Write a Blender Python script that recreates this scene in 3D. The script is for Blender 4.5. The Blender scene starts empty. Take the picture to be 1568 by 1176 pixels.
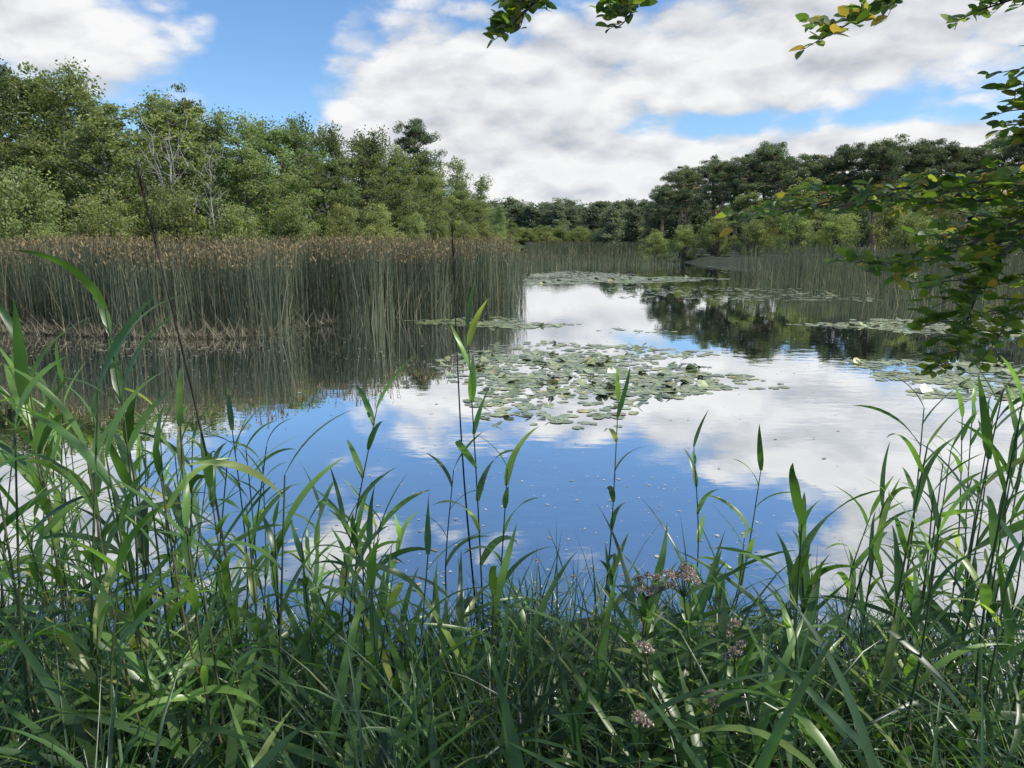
import bpy, math, random
import numpy as np
from mathutils import Vector
rng=np.random.default_rng(7)
sc=bpy.context.scene
R=lambda a,b,n=None: rng.uniform(a,b,n)

# ---------------------------------------------------------------- mesh builder
class MB:
    def __init__(s): s.v=[]; s.n=0; s.f=[]
    def add(s,V,F,mat=0,rnd=None):
        V=np.asarray(V,float).reshape(-1,3); F=np.asarray(F,int)
        if rnd is None: rnd=rng.random(len(F))
        s.v.append(V); s.f.append((F+s.n,np.full(len(F),mat),np.broadcast_to(rnd,(len(F),)))); s.n+=len(V)
    def mesh(s,name,mats,smooth=True):
        me=bpy.data.meshes.new(name)
        V=np.concatenate(s.v); 
        loops=np.concatenate([f.ravel() for f,_,_ in s.f])
        tot=np.concatenate([np.full(len(f),f.shape[1]) for f,_,_ in s.f])
        st=np.concatenate([[0],np.cumsum(tot)[:-1]])
        me.vertices.add(len(V)); me.vertices.foreach_set("co",V.ravel())
        me.loops.add(len(loops)); me.loops.foreach_set("vertex_index",loops)
        me.polygons.add(len(tot)); me.polygons.foreach_set("loop_start",st)
        me.polygons.foreach_set("material_index",np.concatenate([m for _,m,_ in s.f]))
        me.polygons.foreach_set("use_smooth",np.full(len(tot),smooth))
        me.update(calc_edges=True)
        a=me.attributes.new("rnd",'FLOAT','FACE'); a.data.foreach_set("value",np.concatenate([r for _,_,r in s.f]).astype(np.float32))
        for m in mats: me.materials.append(m)
        return me
def obj(name,me,loc=(0,0,0),rot=0,scale=(1,1,1),parent=None):
    o=bpy.data.objects.new(name,me); sc.collection.objects.link(o)
    o.location=loc; o.rotation_euler=(0,0,rot); o.scale=scale
    if parent: o.parent=parent
    return o

def prof(kind,t):
    if kind=='reed': return np.minimum(1,.45+t*3.2)*(1-t**2.2)+.01
    if kind=='sedge': return np.minimum(1,.7+t*2)*(1-t**3)+.01
    if kind=='ovate': return np.sin(np.pi*np.clip(t,0,1)**.8)**.75*.98+.02
    return np.full_like(t,1.0)*(1-.6*t)
def ribbons(mb,base,az,lean,curl,L,W,S=7,kind='reed',twist=0.,tw0=0.,fold=.3,mat=0,rnd=None,pw=1.3,daz=0.):
    base=np.asarray(base,float); N=len(base); t=np.linspace(0,1,S+1)
    bc=lambda q: np.broadcast_to(np.asarray(q,float),(N,))[:,None]
    az,lean,curl,L,W,twist,tw0,daz=[bc(q) for q in (az,lean,curl,L,W,twist,tw0,daz)]
    ang=lean+curl*t**pw; A=az+daz*t
    d=np.stack([np.sin(ang)*np.cos(A),np.sin(ang)*np.sin(A),np.cos(ang)],-1)
    step=(d[:,:-1]+d[:,1:])*.5*(L/S)[...,None]
    pos=np.concatenate([np.zeros((N,1,3)),np.cumsum(step,1)],1)+base[:,None]
    s0=np.stack([-np.sin(A),np.cos(A),0*A],-1); n0=np.cross(d,s0)
    tw=tw0+twist*t; c=np.cos(tw)[...,None]; sn=np.sin(tw)[...,None]
    sd=c*s0+sn*n0; n2=np.cross(d,sd)
    w=(W*prof(kind,t)[None])[...,None]*.5
    V=np.stack([pos-sd*w+n2*w*fold,pos,pos+sd*w+n2*w*fold],2)
    idx=np.arange(N*(S+1)*3).reshape(N,S+1,3)
    F=np.concatenate([np.stack([idx[:,:-1,k],idx[:,:-1,k+1],idx[:,1:,k+1],idx[:,1:,k]],-1).reshape(-1,4) for k in (0,1)])
    if rnd is None: rnd=rng.random(N)
    r=np.tile(np.repeat(rnd,S),2)
    mb.add(V,F,mat,r)
    return pos
def tubes(mb,P,r,sides=5,mat=0,rnd=None):
    P=np.asarray(P,float); N,K,_=P.shape; r=np.broadcast_to(np.asarray(r,float),(N,K))
    T=np.gradient(P,axis=1); T/=np.linalg.norm(T,axis=-1,keepdims=True)+1e-9
    ref=np.where(np.abs(T.mean(1)[:,2:3])>.7,np.array([[1.,0,0]]),np.array([[0.,0,1]]))[:,None]
    a=np.cross(T,ref); a/=np.linalg.norm(a,axis=-1,keepdims=True)+1e-9; b=np.cross(T,a)
    th=np.arange(sides)*2*np.pi/sides
    V=P[:,:,None]+r[:,:,None,None]*(a[:,:,None]*np.cos(th)[:,None]+b[:,:,None]*np.sin(th)[:,None])
    idx=np.arange(N*K*sides).reshape(N,K,sides); j=np.roll(idx,-1,2)
    F=np.stack([idx[:,:-1],j[:,:-1],j[:,1:],idx[:,1:]],-1).reshape(-1,4)
    mb.add(V,F,mat,np.repeat(rng.random(N) if rnd is None else np.broadcast_to(rnd,(N,)),(K-1)*sides))
def rhombi(mb,C,size,asp=.55,mat=0,rnd=None,up=0.):
    N=len(C); a=rng.normal(size=(N,3)); a[:,2]+=up; a/=np.linalg.norm(a,axis=1,keepdims=True)
    b=np.cross(a,rng.normal(size=(N,3))); b/=np.linalg.norm(b,axis=1,keepdims=True)
    s=np.broadcast_to(size,(N,))[:,None]*.5
    V=np.stack([C-a*s,C+b*s*asp,C+a*s,C-b*s*asp],1)
    mb.add(V,np.arange(N*4).reshape(N,4),mat,rnd)
def curve(pts,K):
    pts=np.asarray(pts,float); t=np.linspace(0,len(pts)-1,K); i=np.minimum(t.astype(int),len(pts)-2); f=(t-i)[:,None]
    def g(j): return pts[np.clip(j,0,len(pts)-1)]
    p0,p1,p2,p3=g(i-1),g(i),g(i+1),g(i+2)
    return .5*(2*p1+(p2-p0)*f+(2*p0-5*p1+4*p2-p3)*f*f+(3*p1-p0-3*p2+p3)*f**3)

# ---------------------------------------------------------------- materials
def newmat(name):
    m=bpy.data.materials.new(name); m.use_nodes=True; nt=m.node_tree; nt.nodes.clear()
    out=nt.nodes.new('ShaderNodeOutputMaterial'); return m,nt,out
def ramp(nt,cols,fac):
    r=nt.nodes.new('ShaderNodeValToRGB'); e=r.color_ramp.elements
    e[0].position=cols[0][0]; e[0].color=(*cols[0][1],1); e[1].position=cols[-1][0]; e[1].color=(*cols[-1][1],1)
    for p,c in cols[1:-1]:
        q=e.new(p); q.color=(*c,1)
    nt.links.new(fac,r.inputs[0]); return r
def leafmat(name,cols,rough=.5,trans=.3,tmul=1.6,objvar=.35,spec=.4,ns=0):
    m,nt,out=newmat(name); N=nt.nodes.new; L=nt.links.new
    at=N('ShaderNodeAttribute'); at.attribute_name='rnd'
    r=ramp(nt,cols,at.outputs['Fac'])
    col=r.outputs[0]
    if objvar>0:
        oi=N('ShaderNodeObjectInfo'); mr=N('ShaderNodeMapRange'); L(oi.outputs['Random'],mr.inputs[0]); mr.inputs[3].default_value=1-objvar; mr.inputs[4].default_value=1+objvar
        hs=N('ShaderNodeHueSaturation'); L(r.outputs[0],hs.inputs['Color']); L(mr.outputs[0],hs.inputs['Value'])
        m2=N('ShaderNodeMapRange'); w=N('ShaderNodeMath'); w.operation='FRACT'; w1=N('ShaderNodeMath'); w1.operation='MULTIPLY'; w1.inputs[1].default_value=17.3
        L(oi.outputs['Random'],w1.inputs[0]); L(w1.outputs[0],w.inputs[0]); L(w.outputs[0],m2.inputs[0]); m2.inputs[3].default_value=.5-.10*objvar; m2.inputs[4].default_value=.5+.04*objvar; L(m2.outputs[0],hs.inputs['Hue'])
        col=hs.outputs[0]
    if ns:
        nz=N('ShaderNodeTexNoise'); nz.inputs['Scale'].default_value=ns; nz.inputs['Detail'].default_value=1; geo=N('ShaderNodeNewGeometry'); L(geo.outputs['Position'],nz.inputs['Vector'])
        h2=N('ShaderNodeHueSaturation'); mm=N('ShaderNodeMapRange'); L(nz.outputs[0],mm.inputs[0]); mm.inputs[1].default_value=.3; mm.inputs[2].default_value=.7; mm.inputs[3].default_value=.6; mm.inputs[4].default_value=1.3
        L(mm.outputs[0],h2.inputs['Value']); L(col,h2.inputs['Color']); col=h2.outputs[0]
    p=N('ShaderNodeBsdfPrincipled'); L(col,p.inputs['Base Color']); p.inputs['Roughness'].default_value=rough; p.inputs['Specular IOR Level'].default_value=spec
    if trans>0:
        tr=N('ShaderNodeBsdfTranslucent'); mu=N('ShaderNodeVectorMath'); mu.operation='MULTIPLY'; mu.inputs[1].default_value=(tmul*1.15,tmul*1.2,tmul*.5)
        L(col,mu.inputs[0]); L(mu.outputs[0],tr.inputs[0]); mx=N('ShaderNodeMixShader'); mx.inputs[0].default_value=trans
        L(p.outputs[0],mx.inputs[1]); L(tr.outputs[0],mx.inputs[2]); L(mx.outputs[0],out.inputs[0])
    else: L(p.outputs[0],out.inputs[0])
    return m
def barkmat(name,c1,c2,scale=6):
    m,nt,out=newmat(name); N=nt.nodes.new; L=nt.links.new
    tc=N('ShaderNodeTexCoord'); mp=N('ShaderNodeMapping'); mp.inputs['Scale'].default_value=(1,1,.3); nz=N('ShaderNodeTexNoise'); nz.inputs['Scale'].default_value=scale; nz.inputs['Detail'].default_value=4
    L(tc.outputs['Object'],mp.inputs[0]); L(mp.outputs[0],nz.inputs['Vector']); r=ramp(nt,[(.35,c1),(.65,c2)],nz.outputs[0])
    p=N('ShaderNodeBsdfPrincipled'); p.inputs['Roughness'].default_value=.85; L(r.outputs[0],p.inputs['Base Color'])
    L(p.outputs[0],out.inputs[0]); return m
M_bark=barkmat('bark',(.07,.06,.045),(.18,.15,.12))
M_pale=barkmat('pale_bark',(.22,.2,.17),(.42,.39,.34),4)
M_pinebark=barkmat('pine_bark',(.26,.15,.10),(.46,.29,.20),4)
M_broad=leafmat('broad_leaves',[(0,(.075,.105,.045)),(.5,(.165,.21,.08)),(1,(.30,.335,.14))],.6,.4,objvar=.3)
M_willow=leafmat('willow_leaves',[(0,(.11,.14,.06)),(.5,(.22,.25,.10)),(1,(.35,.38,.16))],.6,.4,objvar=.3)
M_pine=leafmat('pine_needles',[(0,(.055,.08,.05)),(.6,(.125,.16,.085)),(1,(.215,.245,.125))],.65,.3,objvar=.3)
M_far=leafmat('hazed_needles',[(0,(.10,.13,.10)),(1,(.20,.235,.145))],.7,.3,objvar=.25)  # distance haze put into the colour: paler and greyer than near needles
M_rush=leafmat('rush_stems',[(0,(.04,.058,.042)),(.45,(.085,.108,.068)),(.76,(.135,.145,.08)),(.88,(.23,.195,.115)),(1,(.34,.28,.18))],.5,.2,objvar=.0,ns=.5)
M_rushhead=leafmat('rush_heads',[(0,(.16,.115,.055)),(1,(.33,.245,.125))],.8,.2,1.,objvar=0)
M_reed=leafmat('reed_leaves',[(0,(.035,.08,.024)),(.5,(.085,.16,.042)),(.88,(.16,.265,.06)),(1,(.30,.30,.10))],.34,.42,2.2,objvar=.15,ns=4,spec=.6)
M_sedge=leafmat('sedge_leaves',[(0,(.014,.033,.014)),(.5,(.05,.10,.035)),(.88,(.12,.20,.06)),(.95,(.26,.24,.12)),(1,(.42,.36,.24))],.32,.35,2.,objvar=0,ns=3,spec=.7)
M_stem=leafmat('reed_stems',[(0,(.045,.07,.025)),(.7,(.08,.12,.035)),(1,(.12,.09,.05))],.5,0,objvar=0)
M_dead=leafmat('dead_stems',[(0,(.03,.02,.015)),(1,(.07,.05,.035))],.8,0,objvar=0)
M_litter=leafmat('litter',[(0,(.15,.12,.08)),(1,(.4,.34,.24))],.8,.1,objvar=0)
M_tree=leafmat('overhang_leaves',[(0,(.045,.08,.02)),(.5,(.09,.14,.03)),(.82,(.18,.22,.045)),(1,(.28,.18,.05))],.42,.5,2.1,objvar=0,spec=.45)
M_pad=leafmat('lily_pads',[(0,(.15,.19,.09)),(.5,(.24,.28,.14)),(.8,(.33,.36,.17)),(.92,(.42,.38,.14)),(1,(.25,.17,.09))],.3,0,objvar=0,ns=3,spec=.8)
M_flake=leafmat('floating_flecks',[(0,(.2,.21,.19)),(.7,(.5,.5,.46)),(1,(.42,.36,.2))],.6,0,objvar=0)
M_flower=leafmat('agrimony_florets',[(0,(.18,.12,.10)),(.5,(.38,.28,.25)),(1,(.65,.57,.52))],.8,.2,objvar=0)

def ground_mat():
    m,nt,out=newmat('ground_soil'); N=nt.nodes.new; L=nt.links.new
    g=N('ShaderNodeNewGeometry'); nz=N('ShaderNodeTexNoise'); nz.inputs['Scale'].default_value=1.4; nz.inputs['Detail'].default_value=8; L(g.outputs['Position'],nz.inputs['Vector'])
    r=ramp(nt,[(.3,(.015,.018,.01)),(.55,(.03,.045,.018)),(.75,(.07,.08,.035))],nz.outputs[0])
    p=N('ShaderNodeBsdfPrincipled'); p.inputs['Roughness'].default_value=.95; L(r.outputs[0],p.inputs['Base Color']); L(p.outputs[0],out.inputs[0]); return m
def water_mat():
    m,nt,out=newmat('pond_water'); N=nt.nodes.new; L=nt.links.new
    g=N('ShaderNodeNewGeometry')
    def nz(s,d,sx=1,sy=1):
        mp=N('ShaderNodeMapping'); mp.inputs['Scale'].default_value=(sx,sy,1); L(g.outputs['Position'],mp.inputs[0])
        n=N('ShaderNodeTexNoise'); n.inputs['Scale'].default_value=s; n.inputs['Detail'].default_value=d; L(mp.outputs[0],n.inputs['Vector']); return n.outputs[0]
    a=nz(2.5,2,1,1.6); c=nz(.25,1)
    st=N('ShaderNodeMapRange'); L(c,st.inputs[0]); st.inputs[1].default_value=.4; st.inputs[2].default_value=.65; st.inputs[3].default_value=.2; st.inputs[4].default_value=1
    mu=N('ShaderNodeMath'); mu.operation='MULTIPLY'; L(a,mu.inputs[0]); L(st.outputs[0],mu.inputs[1])
    b=N('ShaderNodeBump'); b.inputs['Strength'].default_value=.018; b.inputs['Distance'].default_value=.12; L(mu.outputs[0],b.inputs['Height'])
    gl=N('ShaderNodeBsdfGlossy'); gl.inputs['Roughness'].default_value=.012; gl.inputs['Color'].default_value=(.97,.98,.98,1); L(b.outputs[0],gl.inputs['Normal'])
    n2=nz(1.2,3)
    r=ramp(nt,[(.35,(.035,.06,.075)),(.7,(.06,.085,.095))],n2)
    df=N('ShaderNodeBsdfDiffuse'); L(r.outputs[0],df.inputs[0])
    fr=N('ShaderNodeFresnel'); fr.inputs[0].default_value=1.33; L(b.outputs[0],fr.inputs['Normal'])
    mr=N('ShaderNodeMapRange'); L(fr.outputs[0],mr.inputs[0]); mr.inputs[1].default_value=.02; mr.inputs[2].default_value=.24; mr.inputs[3].default_value=.55; mr.inputs[4].default_value=.97
    mx=N('ShaderNodeMixShader'); L(mr.outputs[0],mx.inputs[0]); L(df.outputs[0],mx.inputs[1]); L(gl.outputs[0],mx.inputs[2]); L(mx.outputs[0],out.inputs[0]); return m

# ---------------------------------------------------------------- terrain + water
POND=np.array([(-60,3.6),(60,3.6),(60,15),(26,24),(20,45),(13,70),(20,110),(25,150),(2,155),(0,110),(-2,62),(-7,42),(-20,31),(-60,27)],float)
def sdf(x,y):
    d=np.full(x.shape,1e9); ins=np.zeros(x.shape,bool)
    for i in range(len(POND)):
        a=POND[i]; b=POND[(i+1)%len(POND)]; e=b-a
        t=np.clip(((x-a[0])*e[0]+(y-a[1])*e[1])/(e@e),0,1)
        d=np.minimum(d,np.hypot(x-a[0]-t*e[0],y-a[1]-t*e[1]))
        c=((a[1]>y)!=(b[1]>y))&(x<(b[0]-a[0])*(y-a[1])/(b[1]-a[1]+1e-12)+a[0]); ins^=c
    return np.where(ins,-d,d)
def gz(x,y):
    x=np.asarray(x,float); y=np.asarray(y,float)
    d=sdf(x,y)+.25*np.sin(x*1.7+.5)+.15*np.sin(x*4.1)
    return np.where(d>0,np.minimum(.55,d*.26)+np.clip(d-8,0,150)*.01,np.maximum(-1.2,d*.5))+.03*np.sin(x*3.3)*np.cos(y*2.9)
s=np.linspace(-1,1,221); ax=np.sinh(s*7.2)/np.sinh(7.2)*2500
X,Y=np.meshgrid(ax,ax+3,indexing='ij'); Z=gz(X,Y)
n=len(ax); idx=np.arange(n*n).reshape(n,n)
mb=MB(); mb.add(np.stack([X,Y,Z],-1),np.stack([idx[:-1,:-1],idx[1:,:-1],idx[1:,1:],idx[:-1,1:]],-1).reshape(-1,4))
obj('ground',mb.mesh('ground',[ground_mat()]))
mb=MB(); mb.add([(-64,1.5,0),(64,1.5,0),(64,160,0),(-64,160,0)],[[0,1,2,3]]); obj('pond_water',mb.mesh('water',[water_mat()]))

# ---------------------------------------------------------------- trees (10 m tall masters)
def tree_mesh(name,kind,mats):
    mb=MB(); H=10.
    if kind=='broad': base,Rm,nl,lp,ls,asp=.12,R(2.1,2.8),42,84,.17,.6
    elif kind=='birch': base,Rm,nl,lp,ls,asp=.15,R(1.2,1.7),46,68,.15,.6
    elif kind=='bush': base,Rm,nl,lp,ls,asp=.02,R(5,6.2),54,84,.32,.5
    elif kind=='conifer': base,Rm,nl,lp,ls,asp=.08,R(2.0,2.6),40,50,.42,.4
    else: base,Rm,nl,lp,ls,asp=R(.38,.58),R(2.0,2.8),32,150,.24,.22
    tp=np.array([[0,0,-.4],[R(-.2,.2),R(-.2,.2),H*.3],[R(-.4,.4),R(-.4,.4),H*.6],[R(-.5,.5),R(-.5,.5),H*.93]])
    tr=curve(tp,12); r0=.17 if kind!='bush' else .12
    if kind=='pine': r0=.25
    tubes(mb,tr[None],np.linspace(r0,.03 if kind!='pine' else .08,12)[None],7,0)
    LP=[];C=[];CR=[]
    for i in range(nl):
        f=(i+R(0,1))/nl
        hz=base+(.95-base)*f if kind!='bush' else R(.0,.45)
        if kind=='pine': hz=base+.02+(.95-base-.02)*f**.8
        az=i*2.4+R(-.5,.5)
        if kind=='pine': rr=Rm*math.sin(math.pi*min(1,max(.12,(hz-base)/(.97-base))**.8*.85+.15))**.8*R(.4,1.15)+.3; rise=R(.0,.6)
        elif kind=='bush': rr=Rm*R(.45,1.); rise=None
        elif kind=='conifer': rr=Rm*(1-.8*(hz-base)/(1-base))*R(.6,1.1); rise=R(0,.3)
        else: 
            q=(hz-base)/(.95-base); rr=Rm*(math.sin(math.pi*(q*.78+.2)))**.7*R(.55,1.25); rise=R(.15,.8)
        k=int(min(11,hz/.93*11)); p0=tr[k]
        if kind=='bush':
            el=R(.1,1.45); mxz=H*math.sin(el)*R(.65,.95); p2=np.array([math.cos(az)*rr*math.cos(el),math.sin(az)*rr*math.cos(el),max(mxz,.9)])
            p0=np.array([R(-1,1),R(-1,1),0.]) 
        else: p2=p0+np.array([math.cos(az)*rr,math.sin(az)*rr,rr*rise])
        p1=(p0+p2)/2+np.array([0,0,R(-.1,.25)*rr])
        LP.append(curve([p0,p1,p2],6))
        for t,w in ((1,1),(.72,.9),(.45,.6)) if kind!='bush' else ((1,1),(.75,1)):
            c=curve([p0,p1,p2],11)[int(t*10)]+rng.normal(size=3)*.25
            C.append(c); CR.append((.55 if kind in('broad','birch') else .52 if kind=='pine' else .8 if kind=='conifer' else 1.0)*w*R(.65,1.25))
    tubes(mb,np.array(LP),np.linspace(.065,.015,6)[None],4,0)
    C=np.array(C); CR=np.array(CR); m=len(C)
    ci=rng.integers(0,m,m*lp)
    d=rng.normal(size=(len(ci),3)); d/=np.linalg.norm(d,axis=1,keepdims=True); rad=rng.random(len(ci))**.5*1.2
    d*=rad[:,None]; d[:,2]*=(.55 if kind=='pine' else .7)
    if kind=='birch': d[:,2]=d[:,2]*1.5-.2
    P=C[ci]+d*CR[ci][:,None]
    cr=rng.random(m); rn=np.clip(cr[ci]*.5+rng.random(len(ci))*.3+np.clip(d[:,2],-.5,.6)*.35+.05,0,1)  # random clump and leaf tone, plus painted top light: clump undersides darker
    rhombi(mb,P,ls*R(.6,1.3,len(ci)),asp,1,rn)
    return mb.mesh(name,mats)
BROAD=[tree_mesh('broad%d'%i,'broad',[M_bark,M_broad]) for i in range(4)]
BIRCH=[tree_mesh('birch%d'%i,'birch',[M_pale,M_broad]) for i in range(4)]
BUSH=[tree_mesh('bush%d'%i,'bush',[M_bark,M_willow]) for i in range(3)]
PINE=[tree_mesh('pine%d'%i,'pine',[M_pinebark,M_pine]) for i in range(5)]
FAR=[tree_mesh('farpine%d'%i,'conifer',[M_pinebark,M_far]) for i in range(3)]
random.seed(3)
def plant(name,pool,x,y,H,wid=1.,parent=None):
    k=H/10.; me=random.choice(pool); z=float(gz(x,y))-.05
    w=k*wid*random.uniform(.9,1.15)
    return obj(name,me,(x,y,z),random.uniform(0,6.28),(w,w,k),parent)
back=[(-36,45,12),(-32,43,11.8),(-29,44,11.6),(-27,47,12),(-25.5,48,11.2),(-23.5,50,12),(-22.5,53,10.6),(-20,52,11.4),(-18,53,11),(-16,58,10.6),(-14,61,11),(-11.5,64,10.6),(-9.7,66,10),(-7.8,70,10.4),(-5.6,76,9.0),(-3.5,82,7.9),(-1.5,90,6.2),(.1,98,4.2)]
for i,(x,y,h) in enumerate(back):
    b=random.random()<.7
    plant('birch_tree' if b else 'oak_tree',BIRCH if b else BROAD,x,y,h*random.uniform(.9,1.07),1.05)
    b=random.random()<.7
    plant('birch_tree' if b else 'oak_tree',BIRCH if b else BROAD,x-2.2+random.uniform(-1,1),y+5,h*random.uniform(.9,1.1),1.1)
for (x,y,h) in [(-40,42,11),(-44,44,12),(-34,50,12),(-31,52,12.5),(-50,45,12)]:
    plant('oak_tree',BROAD,x,y,h,1.2)
plant('pine_tree',PINE,-9.1,71,12.4,.8)
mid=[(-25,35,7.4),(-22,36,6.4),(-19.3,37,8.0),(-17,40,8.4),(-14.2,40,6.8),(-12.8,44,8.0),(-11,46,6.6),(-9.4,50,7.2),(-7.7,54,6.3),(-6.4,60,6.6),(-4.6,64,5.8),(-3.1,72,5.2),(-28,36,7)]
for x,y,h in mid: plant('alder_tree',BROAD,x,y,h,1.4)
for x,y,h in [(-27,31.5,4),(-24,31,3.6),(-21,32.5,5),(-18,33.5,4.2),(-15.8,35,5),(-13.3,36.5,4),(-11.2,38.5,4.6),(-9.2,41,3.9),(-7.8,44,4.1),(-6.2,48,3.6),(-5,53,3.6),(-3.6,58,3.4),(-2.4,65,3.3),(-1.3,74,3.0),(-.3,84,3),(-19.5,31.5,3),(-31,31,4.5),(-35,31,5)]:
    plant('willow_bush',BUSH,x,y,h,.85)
for x,y,h in [(16.3,86,8.0),(18.8,84,9.6),(22,85,10.3),(25,82,10.3),(28,81,11.2),(31.5,82,10.2),(35,80,10.8),(38.5,79,11.6),(42,80,11.2),(46,80,12.3),(50,80,11.8),(54,79,12.4),(59,80,12)]:
    plant('pine_tree',PINE,x+random.uniform(-.6,.6),y+random.uniform(-3,3),h*random.uniform(.9,1.06),1.1)
    plant('pine_tree',PINE,x+1.8+random.uniform(-1,1),y+8,h*random.uniform(.96,1.12),1.1)
for i in range(16): plant('pine_tree',FAR,14+i*3.2,random.uniform(104,114),random.uniform(6,8),1.6)
for x,y,h in [(27,70,7),(36,68,7.4),(22.5,72,6)]: plant('oak_tree',BROAD,x,y,h,1.3)
for x,y,h in [(12.9,67,3.2),(15,66,3.2),(17.6,65,3.6),(20.4,63,3.3),(23,61,4.2),(26,60,4.0),(29,58,4.8),(32,56,4.4),(35,54,4.9),(25,47,3.4),(28,43,3.9),(31,39,4.2),(35,37,4.5),(15,78,3.),(20,76,3.2),(25,74,3.6),(31,72,4.4),(37,70,5.),(44,68,5.6)]:
    plant('willow_bush',BUSH,x,y,h,.95)
ff=bpy.data.objects.new('distant_forest',None); sc.collection.objects.link(ff)
for i in range(100):
    x=-25+i*.95+random.uniform(-1,1); y=random.uniform(175,215)
    plant('pine',FAR,x,y,random.uniform(8.2,11)*y/195,1.6,ff)
for i in range(60):
    a=-60+i*4.5; plant('pine',FAR,a+random.uniform(-2,2),random.uniform(120,140) if (a<-12 or a>48) else 240,random.uniform(10,13),2.2,ff)
fb=bpy.data.objects.new('far_shore_scrub',None); sc.collection.objects.link(fb)
for i in range(30): plant('scrub',BUSH,-3+i*1.35+random.uniform(-.6,.6),random.uniform(156,168),random.uniform(2.4,4.4),1.5,fb)

# dead pale trees
def dead_tree(x,y,h):
    mb=MB(); tr=curve([[0,0,-.3],[.2,0,h*.4],[-.1,.2,h*.75],[.3,.1,h]],12); tubes(mb,tr[None],np.linspace(.06,.01,12)[None],6)
    P=[]
    for i in range(16):
        k=rng.integers(3,11); az=R(0,6.28); l=R(.3,1.1); e=tr[k]+np.array([math.cos(az)*l,math.sin(az)*l,l*R(.9,1.8)]); P.append(curve([tr[k],(tr[k]+e)/2+rng.normal(size=3)*.12,e],5))
        for j in range(2):
            q=P[-1][3]; e2=q+rng.normal(size=3)*.25+np.array([0,0,.4]); P.append(curve([q,(q+e2)/2,e2],5))
    tubes(mb,np.array(P),np.linspace(.02,.005,5)[None],4)
    obj('dead_tree',mb.mesh('dead',[M_pale]),(x,y,float(gz(x,y))),R(0,6))
for x,y,h in [(-15.6,35.5,6.0),(-14.4,36.2,5.4),(-16.6,36,5.7)]: dead_tree(x,y,h)

# ---------------------------------------------------------------- bulrush stands
def inpoly(P,x,y):
    P=np.array(P,float); ins=np.zeros(x.shape,bool)
    for i in range(len(P)):
        a=P[i]; b=P[(i+1)%len(P)]
        ins^=((a[1]>y)!=(b[1]>y))&(x<(b[0]-a[0])*(y-a[1])/(b[1]-a[1]+1e-12)+a[0])
    return ins
def rushes(poly,N,h,heads=.8,W=.016,jag=.35,dens=None,low=.78):
    P=np.array(poly,float); lo=P.min(0); hi=P.max(0); xs=[];ys=[];c=0
    while c<N:
        x=R(lo[0],hi[0],N); y=R(lo[1],hi[1],N); jx=x+jag*np.sin(y*2.1+x)+jag*.6*np.sin(x*3.7); jy=y+jag*np.sin(x*1.3)+jag*.7*np.sin(x*3.1+1)+R(-.25,.25,N)
        m=inpoly(poly,jx,jy)
        if dens is not None: m&=rng.random(N)<dens(x,y)
        xs.append(x[m]);ys.append(y[m]);c+=m.sum()
    x=np.concatenate(xs)[:N]; y=np.concatenate(ys)[:N]
    cl=.5+.5*np.sin(x*.9+2*np.sin(y*.6))
    L=h*np.minimum(1.06,R(low,1.06,N))*(0.92+.11*cl)+np.abs(rng.normal(0,.055,N)); rn=rng.random(N)
    dead=rn>.91; L=np.where(dead,L*R(.3,.9,N),L)
    lean=np.abs(rng.normal(0,.085,N))+np.where(dead,R(0,.7,N),0)
    mb=MB(); pos=ribbons(mb,np.stack([x,y,np.full(N,-.1)],-1),R(0,6.28,N),lean,np.abs(rng.normal(0,.15,N)),L,W*R(.7,1.3,N),S=3,kind='st',rnd=rn,fold=.4,pw=2)
    k=np.where((rng.random(N)<heads)&~dead)[0]; T=pos[k,-1]
    for j in range(2): rhombi(mb,T+rng.normal(size=T.shape)*[.015,.015,.04],R(.06,.13,len(k)),.32,1,up=2.)
    return obj('bulrush_stand',mb.mesh('rushes',[M_rush,M_rushhead]))
front=[(-34,18.2),(-20,17.8),(-12.4,17.4),(-9,16.6),(-5.8,16.3),(-5.2,18.2),(-4.6,18.9),(-2.9,20.2),(-1.6,22),(-.3,24.8),(-.1,30),(-.4,42),(-6,38),(-20,30),(-34,28)]
def dl(x,y):
    e=np.interp(x,[-34,-12,-5.8,-4.6,-1,0],[17.9,17.4,16.3,18.9,23,25]); return np.clip(1.15-(y-e)/7,.22,1)
rushes(front,37000,2.1,.75,.018,.3,dl)
rushes([(-.2,40),(1,48),(5,56),(13,57),(13.5,60),(2,64),(-2,60)],3600,.95,.2,.022,.5,low=.4)
rushes([(12.2,37),(12.6,34),(13.2,29.5),(12.9,25),(13.8,20.6),(30,18),(30,27),(24,40),(16,46),(12.6,42)],11000,1.85,.08,.018,.5,low=.6)
rushes([(2,100),(18,100),(20,112),(2,112)],4000,1.5,.3,.05)
rushes([(-.8,22.6),(.5,24.8),(.4,32),(-.6,30)],420,1.8,.3,.016)

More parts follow.
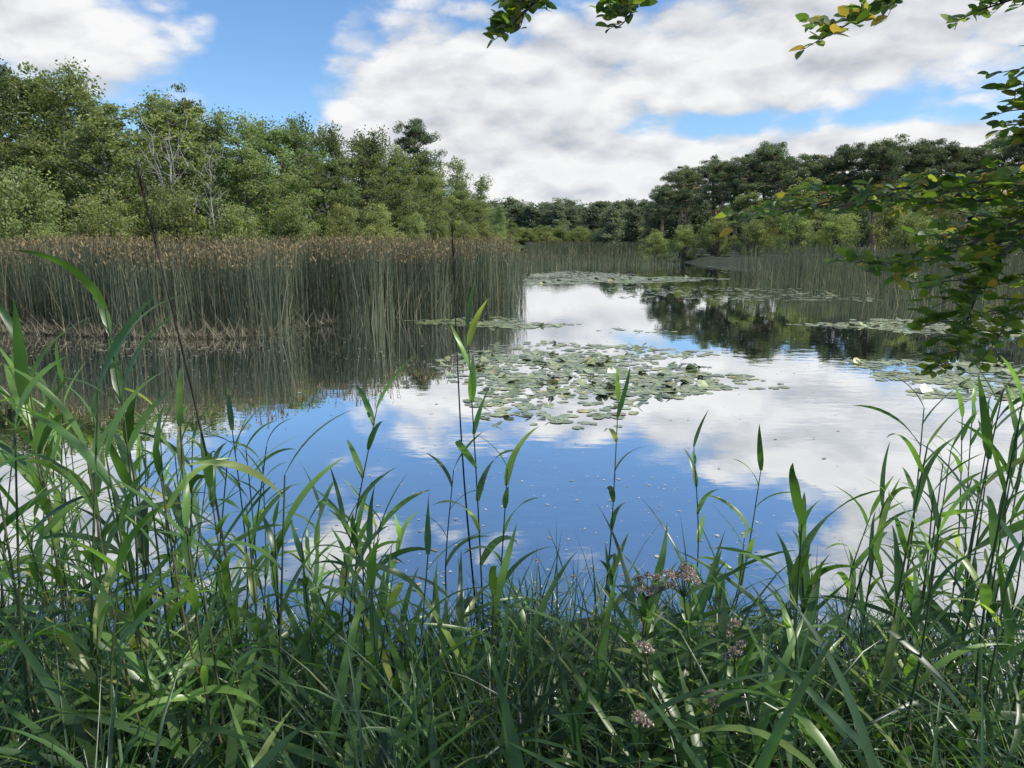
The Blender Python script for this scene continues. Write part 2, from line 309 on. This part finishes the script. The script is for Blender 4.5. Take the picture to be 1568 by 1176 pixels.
# ---------------------------------------------------------------- water lilies
def pads(blobs,N,r0=.085,raised=.08):
    K=10; C=[]
    for (cx,cy,a,b,wt) in blobs:
        n=int(N*wt); th=R(0,6.28,n); rr=np.sqrt(rng.random(n))*(1+.22*np.sin(th*3+cx)+.15*np.sin(th*7+cy))+np.abs(rng.normal(0,.09,n))
        C.append(np.stack([cx+a*rr*np.cos(th),cy+b*rr*np.sin(th)],-1))
    C=np.concatenate(C); n=len(C)
    hole=np.sin(C[:,0]*2.9+np.sin(C[:,1]*1.7)*1.5)*np.sin(C[:,1]*2.3+1.+np.sin(C[:,0]*2.1))
    C=C[(hole>-.3)|(rng.random(n)<.3)]; n=len(C)
    r=r0*R(.55,1.3,n); rot=R(0,6.28,n); th=np.linspace(.22,2*np.pi-.22,K)
    up=rng.random(n)<raised; z=R(.003,.010,n)+np.where(up,R(.0,.03,n),0); tilt=np.where(up,R(.08,.8,n),R(0,.02,n)); td=R(0,6.28,n)
    A=th[None]+rot[:,None]; wob=1+.05*np.sin(A*3+rot[:,None]*5)
    lx=np.cos(A)*r[:,None]*wob; ly=np.sin(A)*r[:,None]*wob*R(.85,1,n)[:,None]
    lz=(np.cos(A-td[:,None])*np.tan(tilt)[:,None]+0.)*r[:,None]; lz=np.maximum(lz+ z[:,None],.003)+.002*np.sin(A*5)*(r/.1)[:,None]
    V=np.stack([C[:,:1]+lx,C[:,1:]+ly,lz],-1); c0=np.stack([C[:,0],C[:,1],z],-1)[:,None]
    V=np.concatenate([c0,V],1); idx=np.arange(n*(K+1)).reshape(n,K+1)
    F=np.stack([np.repeat(idx[:,:1],K-1,1),idx[:,1:-1],idx[:,2:]],-1).reshape(-1,3)
    rn=np.clip(rng.random(n)*.93+np.where(rng.random(n)<.04,.1,0),0,1)
    mb=MB(); mb.add(V,F,0,np.repeat(rn,K-1)); return obj('water_lily_patch',mb.mesh('pads',[M_pad],False))
pads([(.9,11.4,1.8,2.4,.5),(2.5,11.3,1.35,1.0,.16),(1.4,14,1.8,1.4,.22),(0,12.4,1.2,1.9,.12)],2250,.075,.10)
pads([(-1.1,19.3,1.3,.9,.55),(.2,18.6,1.1,.6,.45)],600,.08,.06)
pads([(3.5,41,4.0,5,.6),(7,39,3.4,2.6,.3),(2,35.5,1.6,1,.1)],4500,.11,.02)
pads([(11.4,18.3,2.8,1.8,1)],1700,.085,.05)
pads([(7.9,11.5,2.2,1.4,1)],1350,.08,.05)
pads([(8,30,4.5,3,.5),(10,27,3,1.5,.3),(16,50,2.5,5,.2)],700,.10,.02)
pads([(3,17.5,.8,.4,1)],40,.07)
# floating flecks
def flecks(name,cx,cy,a,b,N,s,mat):
    x=rng.normal(cx,a,N); y=rng.normal(cy,b,N); K=6; th=np.arange(K)*2*np.pi/K
    x=x+.5*np.sin(y*2.3+x)
    r=s*(R(.2,.6,N)+.8*rng.random(N)**8); el=R(.25,.9,N); ro=R(0,6.28,N)
    lx=np.cos(th)[None]*r[:,None]*R(.6,1.3,(N,K)); ly=np.sin(th)[None]*(r*el)[:,None]*R(.6,1.3,(N,K))
    V=np.stack([x[:,None]+lx*np.cos(ro)[:,None]-ly*np.sin(ro)[:,None],y[:,None]+lx*np.sin(ro)[:,None]+ly*np.cos(ro)[:,None],np.broadcast_to(R(.003,.008,N)[:,None],(N,K))],-1)
    k=y>3.3; V=V[k]; mb=MB(); mb.add(V,np.arange(len(V)*K).reshape(-1,K)); obj(name,mb.mesh(name,[mat]))
flecks('floating_flecks',.7,5.3,1.4,1.3,560,.02,M_flake)
flecks('floating_flecks',-6,13.5,4,1.8,800,.026,M_flake)
flecks('floating_flecks',5,14,6,6,700,.03,M_flake)
flecks('floating_leaves',.6,4.4,1.0,.5,40,.045,M_litter)
flecks('floating_reed_litter',-10.8,14.6,3,.5,500,.07,M_litter)
mb=MB(); n=900; xx=R(-14,-4.5,n); ribbons(mb,np.stack([xx,np.interp(xx,[-14,-12.4,-9,-5.8,-4.6],[17.2,17.1,16.3,16,18.6])+R(-.3,.4,n),R(0,.1,n)],-1),R(0,6.28,n),R(.5,1.55,n),R(0,.4,n),R(.2,.7,n),.010,S=3,kind='st')
obj('reed_litter',mb.mesh('litter',[M_litter]))

# ---------------------------------------------------------------- foreground reeds
def reed(mb,b,t,nl=9,LL=.42,lw=.024,bow=.05,low=.3,az0=None,dead=False):
    b=np.array(b,float); t=np.array(t,float); H=t[2]-b[2]
    m=(b+t)/2+np.array([R(-bow,bow),R(-bow,bow),0]); st=curve([b,m,t],14)
    tubes(mb,st[None],np.linspace(.0055,.0022,14)[None]*(1.1 if dead else 1),6,1 if not dead else 2)
    if dead: return st
    fs=np.linspace(low,1,nl)**.85; P=np.array([[np.interp(f*13,range(14),st[:,k]) for k in range(3)] for f in fs])
    a0=R(0,6.28) if az0 is None else az0
    az=a0+np.arange(nl)*math.pi+rng.normal(0,.5,nl)
    ln=R(.45,1.05,nl)*(1.1-.6*fs); cu=R(.4,2.0,nl)*(1.2-.6*fs)
    Lf=LL*R(.65,1.1,nl)*(1.05-.3*fs)
    ribbons(mb,P,az,ln,cu,Lf,np.minimum(lw*R(.8,1.2,nl),Lf*.11),S=9,twist=rng.normal(0,.8,nl),fold=.22,daz=rng.normal(0,.35,nl),pw=1.25)
    return st
hero=[((-.13,3.3),(-.2,3.3,1.80),10,.50,.046),((-.85,3.2),(-.6,3.2,1.45),9,.44,.044),((.47,3.6),(.53,3.6,1.4),8,.40,.034),
((1.0,3.8),(.97,3.8,1.1),7,.36,.034),((1.15,3.7),(1.3,3.7,1.0),7,.38,.034),((1.9,2.8),(1.9,2.8,1.62),10,.46,.048),((1.8,3.2),(1.83,3.2,1.45),9,.42,.04),((2.1,3.0),(2.05,2.9,1.4),9,.42,.042),
((-1.42,2.6),(-1.43,2.6,1.95),10,.52,.05),((-1.6,2.4),(-1.62,2.4,1.65),10,.55,.052),((-1.2,2.7),(-1.25,2.7,1.5),9,.46,.044),((-1.5,2.3),(-1.3,2.2,1.4),9,.5,.05),((-1.75,2.8),(-1.8,2.7,1.75),9,.55,.046),
((-1.3,3.2),(-1.25,3.2,1.35),7,.4,.036),((-1.6,3.3),(-1.62,3.3,1.4),8,.4,.036),((-.3,3.4),(-.28,3.4,1.1),7,.36,.034),((-.1,3.15),(-.02,3.1,1.2),8,.38,.04),((.9,2.0),(.82,2.0,1.2),6,.42,.046),((-.45,2.3),(-.4,2.25,1.05),7,.45,.046)]
for (b,t,nl,ll,lw) in hero:
    mb=MB(); st=reed(mb,(b[0],b[1],float(gz(b[0],b[1]))-.05),t,nl,ll,lw,low=.22)
    obj('common_reed',mb.mesh('reed',[M_reed,M_stem,M_dead]))
def deadreed(b,t):
    mb=MB(); st=reed(mb,(b[0],b[1],float(gz(*b))),t,dead=True)
    n=70; f=R(.84,1.0,n); P=np.array([[np.interp(q*13,range(14),st[:,k]) for k in range(3)] for q in f])
    ribbons(mb,P,R(0,6.28,n),R(.1,.4,n),R(0,.4,n),R(.03,.09,n)*(1.9-f*1.2),.004,S=2,kind='st',mat=2)
    obj('dead_reed',mb.mesh('deadreed',[M_reed,M_stem,M_dead]))
deadreed((-1.02,2.6),(-1.27,2.6,2.42)); deadreed((-.15,3.35),(-.27,3.4,2.24)); deadreed((1.45,3.0),(1.62,3.0,1.1))
mb=MB(); c=0
while c<150:
    y=R(1.8,4.2); q=R(-.85,.85); x=q*y
    env=np.interp(q,[-.85,-.62,-.5,-.3,-.15,-.08,.15,.28,.4,.52,.6,.85],[-.14,-.18,-.25,-.31,-.40,-.5,-.5,-.38,-.42,-.34,-.22,-.14])
    pr=np.interp(q,[-.7,-.3,-.1,0,.2,.4,.6],[1,.85,.4,.15,.4,.5,.6])
    if rng.random()>pr: continue
    if y>3.9 and q>-.25: continue
    top=2.2+(env-abs(rng.normal(0,.16)))*y; g=float(gz(x,y)); g=max(g,-.25)
    if top-g<.4: continue
    top=min(top,g+1.55)
    reed(mb,(x,y,g-.03),(x+R(-.22,.22),y+R(-.1,.1),top),int(R(5,10)),R(.28,.48),R(.018,.038),low=.2); c+=1
obj('reed_bed',mb.mesh('reeds',[M_reed,M_stem,M_dead]))
# loose low broad blades near the bottom
mb=MB(); n=620; y=R(1.35,2.9,n); x=R(-.85,.75,n)*y
ribbons(mb,np.stack([x,y,gz(x,y)+R(.05,.45,n)],-1),R(0,6.28,n),R(.2,1.3,n),R(.2,1.4,n),R(.28,.62,n),R(.014,.038,n),S=8,twist=rng.normal(0,.8,n),fold=.22,daz=rng.normal(0,.4,n))
obj('reed_leaves',mb.mesh('looseleaves',[M_reed]))
# sedge tufts
mb=MB(); nt_=330; y=R(1.05,3.95,nt_); x=R(-.95,.95,nt_)*(y+.4); k=~((y>3.1)&(x>.15)&(x<.75)); x=x[k]; y=y[k]; nt_=len(x); nb=32
bx=np.repeat(x,nb)+rng.normal(0,.045,nt_*nb); by=np.repeat(y,nb)+rng.normal(0,.045,nt_*nb); az=R(0,6.28,nt_*nb); n=nt_*nb
L=np.repeat(R(.4,.95,nt_)*np.interp(y,[1,2.2,3,3.9],[.85,1,.82,.52]),nb)*R(.55,1.1,n)
ribbons(mb,np.stack([bx,by,np.maximum(gz(bx,by),-.15)-.03],-1),az,R(.03,.5,n),R(.3,2.1,n),L,R(.005,.013,n),S=6,kind='sedge',twist=rng.normal(0,.6,n),fold=.3,daz=rng.normal(0,.3,n),pw=1.6,rnd=np.clip(np.repeat(rng.random(nt_),nb)*.5+rng.random(n)*.5,0,1))
obj('sedge_grass',mb.mesh('sedge',[M_sedge]))
mb=MB(); n=1400; y=R(1.1,3.6,n); x=R(-.9,.9,n)*(y+.3)
ribbons(mb,np.stack([x,y,np.maximum(gz(x,y),0)],-1),R(0,6.28,n),R(.5,1.5,n),R(0,.5,n),R(.2,.5,n),R(.004,.012,n),S=4,kind='sedge')
obj('dead_grass_litter',mb.mesh('litter2',[M_litter]))

# hemp agrimony
def agrimony(b,h,s,nt=9):
    mb=MB(); b=np.array([b[0],b[1],float(gz(*b))]); t=b+np.array([R(-.03,.03),R(-.03,.03),h]); st=curve([b,(b+t)/2+rng.normal(size=3)*.02,t],10); tubes(mb,st[None],np.linspace(.005,.003,10)[None],6,1)
    for k in range(3,9):
        for d in (0,math.pi): ribbons(mb,st[k:k+1]+0,np.array([k*1.57+d]),np.array([.8]),np.array([.8]),np.array([.11]),np.array([.03]),S=6,kind='ovate',mat=0)
    tips=[]; 
    for i in range(nt):
        az=i*6.28/nt; e=t+np.array([math.cos(az)*s*R(.3,1.),math.sin(az)*s*R(.3,1),R(-.01,.03)]); tubes(mb,curve([st[8],(st[8]+e)/2,e],5)[None],.0015,4,1); tips.append(e)
    for e in tips:
        n=80; d=rng.normal(size=(n,3)); d/=np.linalg.norm(d,axis=1,keepdims=True); d[:,2]=np.abs(d[:,2])*.7
        rhombi(mb,e+d*.017*R(.5,1.1,(n,1)),.009,.6,2)
        ribbons(mb,np.repeat(e[None],26,0),R(0,6.28,26),R(0,1.4,26),np.zeros(26),R(.012,.02,26),.002,S=1,kind='st',mat=2)
    obj('hemp_agrimony',mb.mesh('agrimony',[M_reed,M_stem,M_flower]))
for b,h,s,k in [((.5,2.0),.68,.06,11),((.43,2.05),.65,.045,8),((.62,1.85),.52,.025,4),((.36,1.85),.5,.02,3),((.7,2.1),.5,.02,3),((.3,1.65),.46,.015,3),((.52,1.7),.46,.02,3)]: agrimony(b,h,s,k)

# ---------------------------------------------------------------- overhanging tree on the right
mb=MB()
trunk=curve([(3.5,2.3,.2),(3.45,2.4,1.8),(3.3,2.5,3.2),(3.2,2.3,5),(3.0,2.0,7)],20); tubes(mb,trunk[None],np.linspace(.17,.06,20)[None],10,0)
def spray(pts,r=.012,ntw=14,tl=.32,start=.3,dn=0.,dens=1.):
    K=16; c=curve(pts,K); tubes(mb,c[None],np.linspace(r,.003,K)[None],6,0)
    LPp=[];LA=[]
    def leaves(tw):
        m=max(3,int(len(tw)*dens)); f=np.linspace(.15,1,m)
        p=np.array([[np.interp(q*(len(tw)-1),range(len(tw)),tw[:,k]) for k in range(3)] for q in f]); d=tw[-1]-tw[0]; a=math.atan2(d[1],d[0])
        for i in range(m): LPp.append(p[i]); LA.append(a+(.9 if i%2 else -.9)*(1 if i<m-1 else 0)+R(-.4,.4))
    for i in range(ntw):
        f=start+(1-start)*(i+R(0,.8))/ntw; k=min(K-2,int(f*(K-1))); p=c[k]; T=c[k+1]-c[k]; a=math.atan2(T[1],T[0])+R(.4,1.2)*(1 if i%2 else -1)
        l=tl*R(.5,1.15)*(1.15-.5*f); e=p+np.array([math.cos(a)*l,math.sin(a)*l,R(-.35,.25)*l+dn*l]); tw=curve([p,(p+e)/2+rng.normal(size=3)*.02,e],9); tubes(mb,tw[None],np.linspace(.003,.0012,9)[None],4,0); leaves(tw)
    leaves(c[int(K*.5):])
    n=len(LPp); ribbons(mb,np.array(LPp),np.array(LA),R(1.0,1.9,n),R(-.2,.7,n),R(.045,.075,n),R(.032,.046,n),S=5,kind='ovate',mat=1,fold=.2,tw0=rng.normal(0,.6,n))
spray([(3.4,2.6,2.2),(2.6,3,2.43),(2.0,3,2.42),(1.5,3.05,2.38),(1.0,3.1,2.27)],.014,34,.42,.35)
spray([(3.4,2.6,2.5),(2.6,2.9,2.5),(2.1,2.9,2.38),(1.75,2.95,2.33),(1.3,3,2.34)],.012,26,.36,.35)
spray([(3.4,2.6,2.1),(2.5,3,2.3),(2.05,3,2.27),(1.72,3,2.12),(1.45,3,2.08)],.012,24,.36,.35)
spray([(2.9,2.9,2.35),(2.3,3,2.35),(1.95,3,2.12),(1.86,3,1.9),(1.83,3,1.7)],.009,22,.26,.4,-.3)
spray([(2.9,2.9,2.2),(2.5,3,2.2),(2.2,3,2.05),(2.05,3,1.9),(1.98,3,1.78)],.009,20,.34,.3,-.2)
spray([(3.3,2.7,2.3),(2.7,3,2.4),(2.3,3.2,2.25),(2.1,3.2,2.12),(1.8,3.2,2.0)],.009,20,.34,.3,-.2)
spray([(3.3,2.7,2.4),(2.7,3.2,2.5),(2.4,3.3,2.45),(2.2,3.3,2.3),(1.9,3.3,2.2)],.009,20,.34,.3,-.1)
spray([(3.3,2.7,2.9),(2.6,2.9,3.0),(2.15,3,2.9),(2.05,3,2.72),(2.03,3,2.55)],.01,22,.24,.4,-.2)
spray([(3.3,2.7,2.6),(2.6,2.9,2.62),(2.2,3,2.5),(2.02,3,2.4)],.01,18,.26,.4,-.2)
spray([(3.3,2.5,3.4),(2.4,2.8,3.36),(1.8,2.95,3.2),(1.45,3,3.08),(1.17,3,2.93)],.01,22,.22,.4,-.1)
spray([(3.3,2.5,3.3),(2.5,2.9,3.25),(2.05,2.95,3.12),(1.75,3,3.03)],.009,16,.22,.4,-.1)
spray([(3.2,2.4,3.9),(1.8,2.7,3.7),(.6,2.9,3.4),(.14,3,3.1),(.0,3,2.98)],.012,20,.2,.6,-.3)
spray([(2.4,2.5,3.8),(1.2,2.8,3.5),(.6,3,3.2),(.44,3,3.01)],.01,17,.2,.6,-.3)
# high canopy over the bank (above the view) that dapples the shore
for i in range(26):
    x=R(-.5,6); y=R(-1.8,2.4); z=R(4.2,6.5); p0=np.array([3.2,2.2,z-.4])
    e=np.array([x,y,z]); spray([p0+(e-p0)*.02,(p0+e)/2+np.array([0,0,.2]),e],.012,14,.5,.35)
obj('overhanging_beech_tree',mb.mesh('beech',[M_bark,M_tree]))

# ---------------------------------------------------------------- sky, sun
SUN_EL=50; SUN_AZ=104
w=bpy.data.worlds.new("World"); sc.world=w; w.use_nodes=True; nt=w.node_tree; nt.nodes.clear(); N=nt.nodes.new; L=nt.links.new
STR=.12
out=N('ShaderNodeOutputWorld'); bg=N('ShaderNodeBackground'); bg.inputs[1].default_value=STR; L(bg.outputs[0],out.inputs[0])
sky=N('ShaderNodeTexSky'); sky.sky_type='NISHITA'; sky.sun_disc=False; sky.sun_elevation=math.radians(SUN_EL); sky.sun_rotation=math.radians(SUN_AZ); sky.air_density=1.; sky.dust_density=.4; sky.ozone_density=2.5
tint=N('ShaderNodeVectorMath'); tint.operation='MULTIPLY'; L(sky.outputs[0],tint.inputs[0]); tint.inputs[1].default_value=(.96,1.2,1.42)
tc=N('ShaderNodeTexCoord'); sp=N('ShaderNodeSeparateXYZ'); L(tc.outputs['Generated'],sp.inputs[0])
def M(op,a,b=None,c=None,cl=False):
    n=N('ShaderNodeMath'); n.operation=op; n.use_clamp=cl
    for i,v in enumerate((a,b,c)):
        if v is None: continue
        if isinstance(v,(int,float)): n.inputs[i].default_value=v
        else: L(v,n.inputs[i])
    return n.outputs[0]
x,y,z=sp.outputs; D=57.2958
az=M('MULTIPLY',M('ARCTAN2',x,y),D); el=M('MULTIPLY',M('ARCSINE',z),D)
BL=[(-3,9.8,12,4.8,1.0),(22,12.8,16,4.2,1.1),(-31,12.5,9.5,5,.9),(8,4.8,20,2.8,.8),(28,5.5,11,1.9,.7),(0,0,90,2.5,.35),
 (31,20.5,11,5,1.15),(-36,18,9,5,.95),(-13,24,5,4.5,.85),(-17.5,12,3.5,7,-.85),(3,19.5,15,2.4,-.95),(2,28,20,5,-.4),(19,7.7,11,.7,-.55),(6,16.5,6,1.4,-.45)]
bl=None
for (a0,e0,sa,se,am) in BL:
    q=M('ADD',M('POWER',M('ABSOLUTE',M('DIVIDE',M('SUBTRACT',az,a0),sa)),2.),M('POWER',M('ABSOLUTE',M('DIVIDE',M('SUBTRACT',el,e0),se)),2.))
    g=M('MULTIPLY',M('EXPONENT',M('MULTIPLY',q,-1.)),am); bl=g if bl is None else M('ADD',bl,g)
def field(up,det):
    cb=N('ShaderNodeCombineXYZ'); L(x,cb.inputs[0]); L(y,cb.inputs[1]); L(M('MULTIPLY',M('ADD',z,up),2.2),cb.inputs[2])
    nz=N('ShaderNodeTexNoise'); nz.inputs['Scale'].default_value=5.2; nz.inputs['Detail'].default_value=det; nz.inputs['Roughness'].default_value=.57; nz.inputs['Distortion'].default_value=.1; L(cb.outputs[0],nz.inputs['Vector'])
    wv=N('ShaderNodeVectorMath'); wv.operation='MULTIPLY_ADD'; L(nz.outputs['Color'],wv.inputs[0]); wv.inputs[1].default_value=(.12,.12,.12); L(cb.outputs[0],wv.inputs[2])
    vo=N('ShaderNodeTexVoronoi'); vo.feature='F1'; vo.inputs['Scale'].default_value=17; L(wv.outputs[0],vo.inputs['Vector'])
    d=M('MULTIPLY_ADD',M('SUBTRACT',nz.outputs[0],.5),2.5,.02)
    return M('ADD',d,M('MULTIPLY',M('SUBTRACT',.42,vo.outputs['Distance']),.6))
n1=field(0.,8); n2=field(.026,5)
d1=M('ADD',n1,bl)
mr=N('ShaderNodeMapRange'); mr.interpolation_type='SMOOTHSTEP'; L(d1,mr.inputs[0]); mr.inputs[1].default_value=.0; mr.inputs[2].default_value=.6
sh=M('MULTIPLY_ADD',M('SUBTRACT',n1,n2),.95,.74,True)
thick=N('ShaderNodeMapRange'); L(d1,thick.inputs[0]); thick.inputs[1].default_value=.8; thick.inputs[2].default_value=2.; thick.inputs[3].default_value=1; thick.inputs[4].default_value=.68
cr=N('ShaderNodeMix'); cr.data_type='RGBA'; L(M('MULTIPLY',sh,thick.outputs[0]),cr.inputs[0]); cr.inputs[6].default_value=(.42/STR,.46/STR,.54/STR,1); cr.inputs[7].default_value=(.95/STR,.95/STR,.955/STR,1)
mx=N('ShaderNodeMix'); mx.data_type='RGBA'; L(mr.outputs[0],mx.inputs[0]); L(tint.outputs[0],mx.inputs[6]); L(cr.outputs[2],mx.inputs[7]); L(mx.outputs[2],bg.inputs[0])

sd=Vector((math.sin(math.radians(SUN_AZ))*math.cos(math.radians(SUN_EL)),math.cos(math.radians(SUN_AZ))*math.cos(math.radians(SUN_EL)),math.sin(math.radians(SUN_EL))))
sl=bpy.data.lights.new('sun','SUN'); sl.energy=4.7; sl.angle=math.radians(.5); sl.color=(1,.95,.86); so=bpy.data.objects.new('sun',sl); sc.collection.objects.link(so); so.rotation_euler=sd.to_track_quat('Z','Y').to_euler(); so.location=(20,-10,40)
cam=bpy.data.cameras.new('camera'); cam.lens=26; cam.sensor_width=36; cam.clip_end=6000; cam.clip_start=.05
co=bpy.data.objects.new('camera',cam); sc.collection.objects.link(co); co.location=(0,0,2.2); co.rotation_euler=(math.radians(78.7),0,0); sc.camera=co
sc.view_settings.view_transform='Standard'; sc.view_settings.look='None'; sc.view_settings.exposure=0
